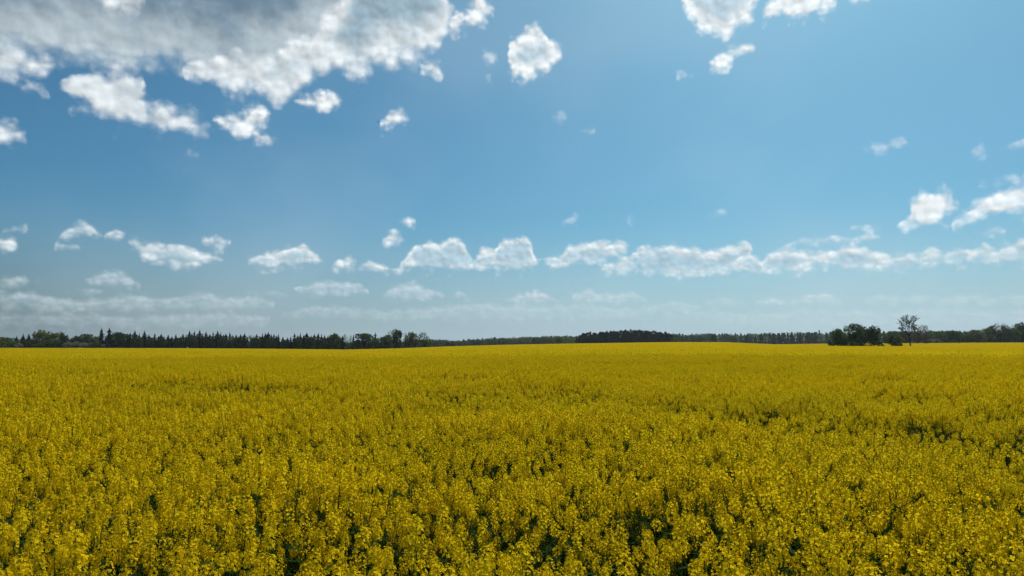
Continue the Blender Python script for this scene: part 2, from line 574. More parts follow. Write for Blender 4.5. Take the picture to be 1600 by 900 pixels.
# ================================================================== materials
def leafy(name, colr, trans, var=.25, rough=.6, tint=None, spec=0.0, nscale=.6, bloom=None):
    """foliage or petal: diffuse and translucent, uneven from clump to clump and from plant to plant"""
    m = bpy.data.materials.new(name)
    m.use_nodes = True
    t = m.node_tree
    t.nodes.clear()
    q = G(t)
    oi = q.n('ShaderNodeObjectInfo')
    tcn = q.n('ShaderNodeTexCoord')
    nz = q.noise(tcn.outputs['Object'], nscale, 2.0, .5)
    f = q.m('ADD', q.m('MULTIPLY', oi.outputs['Random'], .5), q.m('MULTIPLY', nz, .5))
    lo = tuple(v * (1 - var) for v in colr) + (1,)
    hi = tuple(v * (1 + var) for v in (tint or colr)) + (1,)
    colour = q.mix(f, lo, hi)
    if bloom:
        gp = q.n('ShaderNodeNewGeometry')
        mp_ = q.n('ShaderNodeMapping'); mp_.inputs['Scale'].default_value = (.03, .10, 0)
        q.put(mp_.inputs['Vector'], gp.outputs['Position'])
        bn = q.noise(mp_.outputs[0], 1.0, 4.0, .6)
        colour = q.mix(q.step(bn, .35, .68, 0.0, .55), colour, bloom + (1,))
    d = q.n('ShaderNodeBsdfDiffuse'); q.put(d.inputs['Color'], colour); d.inputs['Roughness'].default_value = rough
    tr = q.n('ShaderNodeBsdfTranslucent'); q.put(tr.inputs['Color'], colour)
    mx = q.n('ShaderNodeMixShader'); mx.inputs[0].default_value = trans
    q.put(mx.inputs[1], d.outputs[0]); q.put(mx.inputs[2], tr.outputs[0])
    outp = mx.outputs[0]
    if spec:
        gl = q.n('ShaderNodeBsdfGlossy'); gl.inputs['Roughness'].default_value = .5
        m2 = q.n('ShaderNodeMixShader'); m2.inputs[0].default_value = spec
        q.put(m2.inputs[1], outp); q.put(m2.inputs[2], gl.outputs[0])
        outp = m2.outputs[0]
    o = q.n('ShaderNodeOutputMaterial'); q.put(o.inputs['Surface'], outp)
    return m


def solid(name, a, b, scale, rough=.9, spec=0.0):
    m = bpy.data.materials.new(name)
    m.use_nodes = True
    t = m.node_tree
    q = G(t)
    p = t.nodes['Principled BSDF']
    tcn = q.n('ShaderNodeTexCoord')
    nz = q.noise(tcn.outputs['Object'], scale, 5.0, .6)
    q.put(p.inputs['Base Color'], q.mix(q.step(nz, .3, .7), a + (1,), b + (1,)))
    p.inputs['Roughness'].default_value = rough
    p.inputs['Specular IOR Level'].default_value = spec
    bp = q.n('ShaderNodeBump'); bp.inputs['Strength'].default_value = .5
    q.put(bp.inputs['Height'], nz); q.put(p.inputs['Normal'], bp.outputs[0])
    return m


M = dict(
    petal=leafy('rapeseed_petal', (.82, .630, .012), .50, .16, tint=(.82, .572, .008), nscale=9.0, bloom=(.66, .53, .014)),
    bud=leafy('rapeseed_bud', (.30, .36, .03), .3, .2, nscale=9.0),
    stem=leafy('rapeseed_stem', (.10, .16, .03), .2, .25, nscale=6.0),
    leaf=leafy('rapeseed_leaf', (.060, .105, .028), .40, .3, nscale=5.0),
    soil=solid('field_soil', (.020, .026, .008), (.040, .052, .012), .8),
    bark=solid('bark', (.030, .024, .018), (.060, .050, .040), 3.0),
    palebark=solid('pale_bark', (.10, .095, .085), (.20, .19, .17), 3.0),
    spruce=leafy('spruce_needles', (.016, .028, .016), .12, .35),
    pine=leafy('pine_needles', (.018, .032, .022), .12, .35),
    broad=leafy('broad_leaf', (.070, .118, .030), .5, .35),
    dark=leafy('dark_leaf', (.042, .078, .026), .42, .35),
    olive=leafy('olive_leaf', (.110, .130, .036), .5, .35),
    fresh=leafy('fresh_leaf', (.12, .165, .045), .45, .3),
    brown=leafy('budding_twig', (.085, .070, .040), .3, .3),
    blossom=leafy('blossom', (.20, .205, .17), .4, .3),
    white=solid('white_paint', (.72, .72, .70), (.82, .82, .80), 4.0, .6),
    wood=solid('weathered_wood', (.06, .05, .04), (.12, .10, .08), 6.0),
    feather=solid('dark_feather', (.015, .015, .018), (.03, .03, .035), 20.0),
)

# ================================================================== terrain
CX = np.array([-700, -200, 0, 280, 420, 540, 620, 700, 780, 880, 950, 1050, 1130, 1210, 1300, 1400, 1500, 1600, 2300], float)
CY = np.array([543, 544, 544.3, 545, 546, 547.6, 545.4, 541.8, 539.2, 537.2, 536.2, 534.7, 534.7, 538.2, 537, 536.6, 535.8, 535.3, 535], float)
CD = np.array([590, 590, 590, 590, 590, 600, 620, 610, 560, 520, 500, 480, 500, 620, 660, 660, 640, 640, 640], float)
CROP = 1.20                    # mean height of the crop


def view_of(x, y):
    az = np.arctan2(x, y)
    azc = np.clip(az, -R(54), R(54))
    d = np.hypot(x, y)
    return 800 + FPX * np.tan(azc), d * np.cos(azc)


def crest(px):
    return np.interp(px, CX, CY), np.interp(px, CX, CD)


def zg(x, y):
    """height of the ground"""
    x = np.asarray(x, float); y = np.asarray(y, float)
    px, D = view_of(x, y)
    cy, cd = crest(px)
    zc = CAM_H - cd * (cy - HOR) / FPX - CROP
    t = np.clip((D - 25) / (cd - 25), 0, 1)
    z = zc * t * (.60 + .40 * t)
    w = np.exp(-((px - 1400) / 190.0) ** 2) * np.exp(-((D - 345) / 110.0) ** 2)
    z = z - 1.05 * w
    z = z - np.clip((D - cd) * .016, 0, 4.5)
    z = z + .10 * (vnoise(x / 23, y / 23, 3) - .5) * np.clip(D / 60, 0, 1)
    return z


radii = np.concatenate([[0.0], np.geomspace(1.0, 5000.0, 210)])
az_in = np.linspace(-60, 60, 181)
az_all = np.concatenate([az_in, np.linspace(60, 300, 61)[1:-1]])
vv, ff = [(0, 0, 0.0)], []
na = len(az_all)
for r in radii[1:]:
    X = r * np.sin(np.radians(az_all)); Y = r * np.cos(np.radians(az_all))
    Z = zg(X, Y)
    vv.extend(zip(X.tolist(), Y.tolist(), Z.tolist()))
for k in range(na):
    ff.append((0, 1 + (k + 1) % na, 1 + k))
for i in range(len(radii) - 2):
    b0, b1 = 1 + i * na, 1 + (i + 1) * na
    for k in range(na):
        k2 = (k + 1) % na
        ff.append((b0 + k, b0 + k2, b1 + k2, b1 + k))
me = bpy.data.meshes.new('ground')
me.from_pydata(vv, [], ff)
me.polygons.foreach_set('use_smooth', [True] * len(ff))
me.materials.append(M['soil'])
me.update()
me.flip_normals()
tag(obj('ground', me), kind='structure')

# ================================================================== rapeseed
def unit(v):
    return v / (np.linalg.norm(v) + 1e-9)


def floret(mb, p, ax, size, r_, mat=0):
    """one flower: four petals in a shallow cross"""
    ax = unit(ax)
    a = unit(np.cross(ax, r_.normal(size=3))); b = np.cross(ax, a)
    for k in range(4):
        th = k * math.pi / 2 + r_.normal(0, .12)
        e = math.cos(th) * a + math.sin(th) * b
        s = np.cross(ax, e)
        L = size * r_.uniform(.85, 1.15); W = L * .46
        up = r_.uniform(-.15, .45)
        c0 = p + ax * .001
        tip = p + e * L + ax * L * up
        mid = p + e * L * .62 + ax * L * (up * .5 + .10)
        mb.add([c0, mid + s * W, tip, mid - s * W], [(0, 1, 2, 3)], mat)


def flower_head(r_, full=1.0):
    """raceme, base at origin, pointing up: (petals, buds and pedicels, pods)"""
    mb = MB()
    L = r_.uniform(.085, .13)
    n = int(r_.integers(30, 40) * full)
    Rm = r_.uniform(.028, .040)
    ga = r_.uniform(0, 6.28)
    for i in range(n):
        t = (i + .5) / n
        th = ga + i * 2.39996 + r_.normal(0, .25)
        rr = Rm * (.72 + .28 * math.sin(math.pi * min(t * 1.1, 1))) * (1 - max(0, t - .68) / .32 * .62) * r_.uniform(.75, 1.12)
        z = L * (.05 + .95 * t ** .85) + r_.normal(0, .004)
        p = np.array((rr * math.cos(th), rr * math.sin(th), z))
        out = np.array((math.cos(th), math.sin(th), .35 + 1.3 * max(0, t - .5) * 2)) + r_.normal(0, .25, 3)
        floret(mb, p, out, r_.uniform(.0095, .0130), r_, 0)
        if i % 2 == 0:      # pedicel
            q0 = np.array((0, 0, z - .012))
            s = np.array((-math.sin(th), math.cos(th), 0)) * .0007
            mb.add([q0 - s, q0 + s, p + s, p - s], [(0, 1, 2, 3)], 1)
    for i in range(9):      # buds in the middle of the top
        th = r_.uniform(0, 6.28); rr = r_.uniform(0, .010)
        p = np.array((rr * math.cos(th), rr * math.sin(th), L + r_.uniform(.0, .010)))
        h, w = .0055, .0022
        mb.add([p + (0, 0, h), p + (w, 0, 0), p + (0, w, 0), p + (-w, 0, 0), p + (0, -w, 0), p - (0, 0, h)],
               [(0, 1, 2), (0, 2, 3), (0, 3, 4), (0, 4, 1), (5, 2, 1), (5, 3, 2), (5, 4, 3), (5, 1, 4)], 1)
    mb.tube([(0, 0, -.004), (0, 0, L)], [.0018, .0010], 3, 2, False)
    return mb


def leaf_mesh(r_, L, W):
    """wavy lanceolate leaf along +X"""
    mb = MB()
    xs = [0, .25, .55, .8, 1.0]
    ws = [.10, .7, 1.0, .6, .0]
    V, F = [], []
    droop = r_.uniform(.15, .5)
    for x, w in zip(xs, ws):
        z = L * (.30 * x - droop * x * x)
        V += [(x * L, -w * W / 2, z + .25 * w * W / 2 + r_.normal(0, .004)), (x * L, 0, z), (x * L, w * W / 2, z + .25 * w * W / 2 + r_.normal(0, .004))]
    for i in range(len(xs) - 1):
        a = i * 3
        F += [(a, a + 1, a + 4, a + 3), (a + 1, a + 2, a + 5, a + 4)]
    mb.add(V, F, 0)
    return mb


def rot_to(d):
    return Vector(d).to_track_quat('Z', 'Y')


HEADS = []
for i in range(7):
    HEADS.append(flower_head(np.random.default_rng(100 + i), 1.0 if i < 5 else .7))
head_meshes = [h.mesh('flower_head', [M['petal'], M['bud'], M['stem']]) for h in HEADS]
LEAVES = [leaf_mesh(np.random.default_rng(200 + i), .17 + .03 * i, .05 + .008 * i) for i in range(4)]
leaf_meshes = [l.mesh('leaf', [M['leaf']]) for l in LEAVES]


def plan_plant(seed):
    """where the stems, heads and leaves of one plant go"""
    r_ = np.random.default_rng(seed)
    H = r_.uniform(1.00, 1.10)
    lean = r_.normal(0, .03, 2)
    stem = MB()
    axis = lambda z: np.array((lean[0] * (z / H) ** 2, lean[1] * (z / H) ** 2, z))
    stem.tube([axis(0), axis(.45 * H), axis(.8 * H), axis(H)], [.007, .0055, .0038, .002], 4, 0, False)
    heads, leaves = [(axis(H), (lean[0], lean[1], 1.0), int(r_.integers(0, 5)), r_.uniform(.9, 1.2))], []
    nb = int(r_.integers(3, 6))
    a0 = r_.uniform(0, 6.28)
    for k in range(nb):
        th = a0 + k * 2.4 + r_.normal(0, .3)
        z0 = H * r_.uniform(.50, .84)
        rr = r_.uniform(.08, .15)
        z1 = min(z0 + r_.uniform(.18, .40), H + r_.uniform(-.14, .05))
        p0 = axis(z0)
        p1 = p0 + (rr * math.cos(th), rr * math.sin(th), z1 - z0)
        pm = p0 * .5 + p1 * .5 + np.array((math.cos(th), math.sin(th), 0)) * .02
        stem.tube([p0, pm, p1], [.0032, .0026, .0016], 3, 0, False)
        d = unit(p1 - pm) + np.array((0, 0, .8))
        heads.append((p1, tuple(d), int(r_.integers(0, 7)), r_.uniform(.60, 1.0)))
    for k in range(8):
        th = r_.uniform(0, 6.28)
        z = H * (.34 + .065 * k) + r_.normal(0, .03)
        leaves.append((axis(z), th, int(r_.integers(0, 4)), 1.35 - .10 * k))
    return stem, heads, leaves


PLANTS = [plan_plant(300 + i) for i in range(9)]
stem_meshes = [p[0].mesh('stem', [M['stem']]) for p in PLANTS]

# the same plants, each as one mesh, for the mass of the field
proto_col = bpy.data.collections.new('plant_sources')
PMATS = [M['petal'], M['bud'], M['stem'], M['leaf']]
for i, (stem, heads, leaves) in enumerate(PLANTS):
    mb = MB()
    mb.add(stem.v, stem.f, 2)
    for p, d, hi, s in heads:
        q = rot_to(d)
        h = HEADS[hi]
        o = len(mb.v)
        mb.v.extend([tuple(Vector(p) + q @ (Vector(v) * s)) for v in h.v])
        mb.f.extend([tuple(j + o for j in f) for f in h.f]); mb.m.extend(h.m)
    for p, th, li, s in leaves:
        ca, sa = math.cos(th), math.sin(th)
        l = LEAVES[li]
        mb.add([(p[0] + s * (v[0] * ca - v[1] * sa), p[1] + s * (v[0] * sa + v[1] * ca), p[2] + s * v[2]) for v in l.v], l.f, 3)
    proto_col.objects.link(bpy.data.objects.new('plant_source_%02d' % i, mb.mesh('plant_source', PMATS)))

# ---- where the plants stand
PATCH = [  # thin or low places: x, depth, half width, half depth, strength
    (-7.9, 19.0, 2.0, 1.7, 1.0), (-10.5, 21, 1.6, 1.5, .6), (-5.6, 18.0, 1.6, 1.2, .7), (-1.2, 17.0, 1.2, 1.2, .9), (1.0, 17.2, 1.2, 1.3, 1.0), (.6, 28.5, 1.5, 2.2, 1.0), (-1.6, 29, 1.0, 1.6, .7),
    (4.4, 12.4, 1.3, 1.1, .95), (5.9, 11.1, 1.3, .9, .8), (7.3, 9.8, 1.4, .9, .85), (6.4, 8.5, 1.1, .7, .7), (3.2, 14.0, 1.0, 1.0, .7), (9.5, 12.2, 1.8, 1.0, .7),
    (-2.6, 5.4, .5, .3, .5), (-1.7, 4.6, .3, .25, .5), (.05, 4.5, .25, .25, .5), (1.0, 5.2, .4, .25, .4), (2.6, 4.9, .3, .3, .5), (-3.0, 4.2, .35, .3, .5),
    (-12, 13, 2.2, .7, .4), (9, 16, 2.5, .8, .5), (11.5, 13.5, 2.2, .7, .6), (14, 22, 4, 1.0, .5), (-18, 33, 5, 1.3, .5), (10, 40, 7, 1.6, .5), (-9, 55, 9, 2.0, .5), (25, 48, 9, 2.0, .5),
]


def thin(x, y):
    t = np.zeros_like(x)
    for px, py, a, b, s in PATCH:
        e = ((x - px) / a) ** 2 + ((y - py) / b) ** 2
        wob = .6 + .8 * vnoise(x / .7 + px, y / .5, 5)
        t = np.maximum(t, .75 * s * np.clip(1.4 - e * wob, 0, 1))
    return t


def height_scale(x, y):
    s = 1.0 + .24 * (vnoise(x / 2.2, y / 1.5, 11) - .5) + .12 * (vnoise(x / .6, y / .6, 12) - .5) + .08 * (vnoise(x / 9, y / 5, 13) - .5)
    return s


def grid_points(step, rmax, rmin, azmax, seed, extra=7.0):
    r_ = np.random.default_rng(seed)
    n = int(rmax / step) + 2
    gx, gy = np.meshgrid(np.arange(-n, n + 1), np.arange(-int(extra / step) - 2, n + 1))
    x = (gx + r_.uniform(-.5, .5, gx.shape)).ravel() * step
    y = (gy + r_.uniform(-.5, .5, gy.shape)).ravel() * step
    d = np.hypot(x, y)
    az = np.abs(np.degrees(np.arctan2(x, y)))
    keep = (d < rmax) & (d >= rmin) & ((az < azmax) | (d < extra))
    return x[keep], y[keep], r_


x, y, r_ = grid_points(.205, 62.0, .25, 48.0, 21)
t = thin(x, y)
keep = r_.uniform(0, 1, len(x)) > np.maximum(t * .5, np.clip(.10 - (np.hypot(x, y) - 4) * .03, 0, .10))
x, y, t = x[keep], y[keep], t[keep]
x2, y2, r2 = grid_points(.34, 22.0, 5.5, 48.0, 22)          # lower plants in between
n1 = len(x)
x, y, t = np.concatenate([x, x2]), np.concatenate([y, y2]), np.concatenate([t, thin(x2, y2)])
under = np.concatenate([np.ones(n1), r2.uniform(.66, .88, len(x2))])
z = zg(x, y)
s = height_scale(x, y) * r_.normal(1.02, .075, len(x)) * (1 - .42 * t) * under
rz = r_.uniform(0, 2 * math.pi, len(x))
rx = r_.normal(0, .10, len(x)); ry = r_.normal(0, .10, len(x))
idx = r_.integers(0, len(PLANTS), len(x))

# the plants that show largest stand as single things
top = z + 1.12 * s
tt = R(TILT)
dep = y * math.cos(tt) + (top - CAM_H) * math.sin(tt)
vert = -y * math.sin(tt) + (top - CAM_H) * math.cos(tt)
with np.errstate(divide='ignore', invalid='ignore'):
    sxp = 800 + FPX * x / dep
    syp = 450 - FPX * vert / dep
seen = (dep > .5) & (sxp > 8) & (sxp < 1592) & (syp < 893) & (syp > 500)
order = np.argsort(np.where(seen, dep, 1e9))[:290]
single = np.zeros(len(x), bool)
single[order] = True
for k in order:
    root = obj('rapeseed_plant', None, None, (float(x[k]), float(y[k]), float(z[k])))
    root.empty_display_size = .1
    root.rotation_euler = (float(rx[k]), float(ry[k]), float(rz[k]))
    root.scale = (float(s[k]),) * 3
    tag(root, 'yellow flowering rapeseed plant among the nearest ones along the bottom edge of the field', 'rapeseed plant', 'nearest rapeseed plants at the bottom edge')
    i = int(idx[k])
    _, heads, leaves = PLANTS[i]
    obj('stem', stem_meshes[i], root)
    for p, d, hi, hs in heads:
        h = obj('flower_head', head_meshes[hi], root, tuple(p))
        h.rotation_mode = 'QUATERNION'
        h.rotation_quaternion = rot_to(d)
        h.scale = (hs,) * 3
    for p, th, li, ls in leaves[4:]:
        l = obj('leaf', leaf_meshes[li], root, tuple(p))
        l.rotation_euler = (0, 0, th)
        l.scale = (ls,) * 3


def instancer(name, P, rot, scl, index, coll, label):
    me = bpy.data.meshes.new(name)
    me.vertices.add(len(P))
    me.vertices.foreach_set('co', np.asarray(P, np.float32).ravel())
    for nm, ty, dat, key in (('rot', 'FLOAT_VECTOR', rot, 'vector'), ('scl', 'FLOAT', scl, 'value'), ('pick', 'INT', index, 'value')):
        at = me.attributes.new(nm, ty, 'POINT')
        at.data.foreach_set(key, np.asarray(dat, np.int32 if ty == 'INT' else np.float32).ravel())
    o = obj(name, me)
    ng = bpy.data.node_groups.new(name + '_nodes', 'GeometryNodeTree')
    ng.interface.new_socket('Geometry', in_out='INPUT', socket_type='NodeSocketGeometry')
    ng.interface.new_socket('Geometry', in_out='OUTPUT', socket_type='NodeSocketGeometry')
    N, L = ng.nodes, ng.links
    gi, go = N.new('NodeGroupInput'), N.new('NodeGroupOutput')
    iop = N.new('GeometryNodeInstanceOnPoints')
    ci = N.new('GeometryNodeCollectionInfo')
    ci.inputs['Collection'].default_value = coll
    ci.inputs['Separate Children'].default_value = True
    ci.inputs['Reset Children'].default_value = True

    def attr(nm, ty):
        a = N.new('GeometryNodeInputNamedAttribute')
        a.data_type = ty
        a.inputs['Name'].default_value = nm
        return a.outputs['Attribute']
    e2r = N.new('FunctionNodeEulerToRotation')
    L.new(attr('rot', 'FLOAT_VECTOR'), e2r.inputs[0])
    L.new(gi.outputs[0], iop.inputs['Points'])
    L.new(ci.outputs[0], iop.inputs['Instance'])
    iop.inputs['Pick Instance'].default_value = True
    L.new(attr('pick', 'INT'), iop.inputs['Instance Index'])
    L.new(e2r.outputs[0], iop.inputs['Rotation'])
    L.new(attr('scl', 'FLOAT'), iop.inputs['Scale'])
    L.new(iop.outputs[0], go.inputs[0])
    md = o.modifiers.new('plants', 'NODES')
    md.node_group = ng
    tag(o, label, 'rapeseed', None, 'stuff')
    return o


mass = ~single
instancer('rapeseed_crop', np.stack([x, y, z], 1)[mass], np.stack([rx, ry, rz], 1)[mass], s[mass], idx[mass], proto_col,
          'dense flowering rapeseed filling the field behind the nearest plants')

# ---- the far field: squares of simpler plants
far_col = bpy.data.collections.new('far_sources')
TILE = 3.0
for i in range(4):
    r_ = np.random.default_rng(500 + i)
    mb = MB()
    n = int(TILE / .235)
    for a in range(n):
        for b in range(n):
            cx = (a + r_.uniform(0, 1)) / n * TILE - TILE / 2
            cy = (b + r_.uniform(0, 1)) / n * TILE - TILE / 2
            H = 1.1 * r_.normal(1.0, .06)
            for k in range(5):
                th = r_.uniform(0, 6.28); rr = r_.uniform(0, .16) if k else 0
                hx, hy, hz = cx + rr * math.cos(th), cy + rr * math.sin(th), H - (r_.uniform(.02, .16) if k else 0)
                mb.cards(np.array((hx, hy, hz)) + r_.normal(0, 1, (5, 3)) * (.018, .018, .035), r_.uniform(.018, .030, 5), r_, 1.0, (1, 1, 1), 0, np.array((0, 0, .3)))
            # foliage under the flowers
            mb.cards(np.array((cx, cy, .78)) + r_.normal(0, 1, (6, 3)) * (.1, .1, .10) + (0, 0, .06), r_.uniform(.04, .09, 6), r_, 1.0, (1, 1, 1), 1)
    far_col.objects.link(bpy.data.objects.new('far_source_%02d' % i, mb.mesh('far_source', [M['petal'], M['leaf']])))

n = int(720 / TILE)
gx, gy = np.meshgrid(np.arange(-n, n + 1), np.arange(-60, n + 1))
r_ = np.random.default_rng(77)
x = gx.ravel() * TILE + r_.uniform(-.3, .3, gx.size)
y = gy.ravel() * TILE + r_.uniform(-.3, .3, gx.size)
px, D = view_of(x, y)
cy_, cd_ = crest(px)
d = np.hypot(x, y)
az = np.abs(np.degrees(np.arctan2(x, y)))
keep = ((d > 61.5) & (D < cd_ + 4) & (az < 46)) | ((d > 8.2) & (az > 47.5) & (d < 260) & (y > -170))
x, y = x[keep], y[keep]
z = zg(x, y)
e = 1.5
rx = np.arctan((zg(x, y + e) - zg(x, y - e)) / (2 * e))
ry = -np.arctan((zg(x + e, y) - zg(x - e, y)) / (2 * e))
s = 1.06 + .10 * (vnoise(x / 30, y / 9, 21) - .5) + .06 * (vnoise(x / 8, y / 5, 22) - .5)
z = z + 1.1 * (1.06 - s) * 0
rz = r_.integers(0, 4, len(x)) * math.pi / 2
# slope first, quarter turn inside it
rot = np.stack([rx * 0, ry * 0, rz], 1)
instancer('rapeseed_crop', np.stack([x, y, z], 1), rot, s, r_.integers(0, 4, len(x)), far_col,
          'far yellow part of the rapeseed field running up to the trees')

# ================================================================== trees
def spruce(seed, ragged=.3, tiers=17):
    """unit spruce: height 1, half width 1"""
    r_ = np.random.default_rng(seed)
    cr = MB()
    for i in range(tiers):
        t = (i + .3) / tiers
        z0 = .06 + .93 * t
        Rr = (1 - t ** 1.9) * r_.uniform(1 - ragged, 1.12) * (.55 if r_.uniform() < .12 else 1) + .05
        nb = max(4, int(11 * (1 - t) + 4))
        a0 = r_.uniform(0, 6.28)
        for k in range(nb):
            th = a0 + 6.283 * k / nb + r_.normal(0, .2)
            L = Rr * r_.uniform(.6, 1.08)
            c_, s_ = math.cos(th), math.sin(th)
            drop = .05 + .045 * (1 - t)
            for j in range(4):
                f0, f1 = j / 4.0, (j + 1) / 4.0 + .08
                w = L * .36 * (1 - .65 * f0) * r_.uniform(.7, 1.2)
                za = z0 - drop * f0 * r_.uniform(.6, 1.2); zb = z0 - drop * f1 * r_.uniform(.7, 1.4)
                jit = r_.normal(0, .012)
                cr.add([(L * f0 * c_ - w * s_ * .8, L * f0 * s_ + w * c_ * .8, za - .03 + jit), (L * f0 * c_ + w * s_ * .8, L * f0 * s_ - w * c_ * .8, za - .02 - jit),
                        (L * f1 * c_, L * f1 * s_, zb + .016), (L * f0 * c_, L * f0 * s_, za + .022)], [(0, 3, 2), (1, 2, 3), (0, 2, 1)])
    cr.tube([(0, 0, .92), (0, 0, 1.0)], [.05, .01], 4, 0)
    tk = MB()
    tk.tube([(0, 0, -.06), (0, 0, .05), (.01, 0, .5), (0, 0, .96)], [.085, .07, .045, .008], 6)
    return tk, cr


def broad(seed, lobes=12, leaves=1500, leaf=.05, flat=1.0, openness=0.0, low=.12, shape='round'):
    """unit broad-leaved tree: height 1, half width 1: trunk with limbs, lobed crown of leaf clumps"""
    r_ = np.random.default_rng(seed)
    tk, cr = MB(), MB()
    cen = []
    for i in range(lobes):
        a = i * 2.39996 + r_.normal(0, .4)
        h = r_.uniform(low + .15, .86)
        if shape == 'round':
            R0 = .68 * math.sqrt(max(.05, 1 - ((h - .52) / .50) ** 2))
        elif shape == 'tall':
            R0 = .55 * math.sqrt(max(.05, 1 - ((h - .5) / .55) ** 2))
        else:                      # vase
            R0 = .25 + .55 * h
        rr = R0 * math.sqrt(r_.uniform(.25, 1))
        cen.append((rr * math.cos(a), rr * math.sin(a), h, r_.uniform(.26, .40)))
    cen.append((r_.normal(0, .06), r_.normal(0, .06), .84, .28))
    base = np.array((0, 0, .0))
    fork = np.array((r_.normal(0, .03), r_.normal(0, .03), max(.16, low + .08)))
    topp = np.array((r_.normal(0, .05), r_.normal(0, .05), .80))
    tk.tube([base - (0, 0, .06), base + (0, 0, .02), fork, (fork + topp) / 2, topp], [.075, .06, .05, .03, .008], 6)
    for cx, cy, cz, s_ in cen:
        st = fork + (topp - fork) * min(1, max(0, (cz - .3) * .9)) * .8
        e = np.array((cx, cy, cz))
        mid = st * .45 + e * .55 + (0, 0, .03)
        tk.tube([st, mid, e], [.022, .014, .004], 4)
    per = leaves // len(cen)
    for cx, cy, cz, s_ in cen:
        v = r_.normal(size=(per, 3)); v /= np.linalg.norm(v, axis=1, keepdims=True)
        rad = r_.uniform(.35, 1.0, per) ** .5 * r_.uniform(.85, 1.08, per)
        P = np.array((cx, cy, cz)) + v * (rad * s_)[:, None] * np.array((1, 1, .52 * flat))
        ok = (P[:, 2] > .015) & (P[:, 2] < 1.0)
        if openness:
            ok &= r_.uniform(size=per) > openness * (.4 + .6 * np.abs(np.sin(7 * v[:, 0] + 5 * v[:, 2] + cx * 9)))
        cr.cards(P[ok], leaf * r_.uniform(.6, 1.35, ok.sum()), r_, .7, (1, 1, .6), 0, v[ok] * .6)
    return tk, cr


def pine(seed):
    """unit pine: bare trunk, flat-topped clumped crown"""
    r_ = np.random.default_rng(seed)
    tk, cr = MB(), MB()
    tk.tube([(0, 0, -.06), (0, 0, .1), (.03, .01, .6), (0, 0, .95)], [.07, .06, .045, .012], 6)
    for i in range(15):
        a = i * 2.4 + r_.normal(0, .3)
        h = r_.uniform(.16, .93)
        rr = r_.uniform(.1, .75) * math.sqrt(max(.3, 1 - ((h - .62) / .42) ** 2))
        c_ = np.array((rr * math.cos(a), rr * math.sin(a), h))
        tk.tube([(.01, 0, h - .07), c_ * (.5, .5, 1) - (0, 0, .03), c_], [.018, .012, .004], 4)
        s_ = r_.uniform(.30, .46)
        v = r_.normal(size=(90, 3)); v /= np.linalg.norm(v, axis=1, keepdims=True)
        cr.cards(c_ + v * (s_ * r_.uniform(.4, 1.0, 90))[:, None] * np.array((1, 1, .24)), .11 * r_.uniform(.6, 1.3, 90), r_, 1.0, (1, 1, .4))
    return tk, cr


def bare_tree(seed, H, W):
    """spreading, almost leafless tree with small dark clumps; metres"""
    r_ = np.random.default_rng(seed)
    tk, cr = MB(), MB()
    tips = []

    def grow(p, d, L, rad, depth):
        d = unit(d)
        e = p + d * L
        m = (p + e) / 2 + r_.normal(0, L * .05, 3)
        tk.tube([p, m, e], [rad, rad * .85, rad * .68], 6 if depth < 2 else 4)
        if depth >= 5:
            tips.append(e)
            return
        if depth >= 2:
            tips.append(e if r_.uniform() < .5 else m)
        for k in range(3 if depth in (1, 2) or r_.uniform() < .45 else 2):
            a = r_.uniform(0, 6.28)
            side = np.array((math.cos(a), math.sin(a) * .8, r_.uniform(-.15, .35)))
            grow(e, d * (.85 - .05 * depth) + side * (.62 if depth else .5), L * r_.uniform(.60, .82), rad * .66, depth + 1)
    tk.tube([(0, 0, -.5), (0, 0, .15)], [.50, .40], 8)
    lean = np.array((-.13, .02, 1.0))
    p0 = np.array((0, 0, .1)); p1 = p0 + unit(lean) * H * .36
    tk.tube([p0, (p0 + p1) / 2 + (.12, 0, 0), p1], [.40, .34, .29], 8)
    tk.tube([(-.9, .2, -.4), (-.75, .2, H * .10), (-.95, .15, H * .22)], [.11, .09, .03], 5)
    for dx_, dy_, dz_, k_ in ((-.55, .1, 1, .27), (.02, -.15, 1.0, .29), (.55, .1, 1, .29), (-.9, -.1, .85, .20), (.95, .2, .85, .20), (.2, .5, .9, .22)):
        grow(p1, np.array((dx_, dy_, dz_)), H * k_ * .8, .21, 1)
    P = np.array(tips)
    for t_ in tips:
        if r_.uniform() < .17:
            s_ = r_.uniform(.3, .65)
            v = r_.normal(size=(40, 3)); v /= np.linalg.norm(v, axis=1, keepdims=True)
            cr.cards(t_ + v * (s_ * r_.uniform(.3, 1, 40))[:, None], .15 * r_.uniform(.5, 1.2, 40), r_, .6)
    return tk, cr


LIB = {}


def lib(kind, variants):
    LIB[kind] = []
    for (tk, cr), bark, leafm in variants:
        LIB[kind].append((tk.mesh(kind + '_trunk', [M[bark]]), cr.mesh(kind + '_crown', [M[leafm]])))


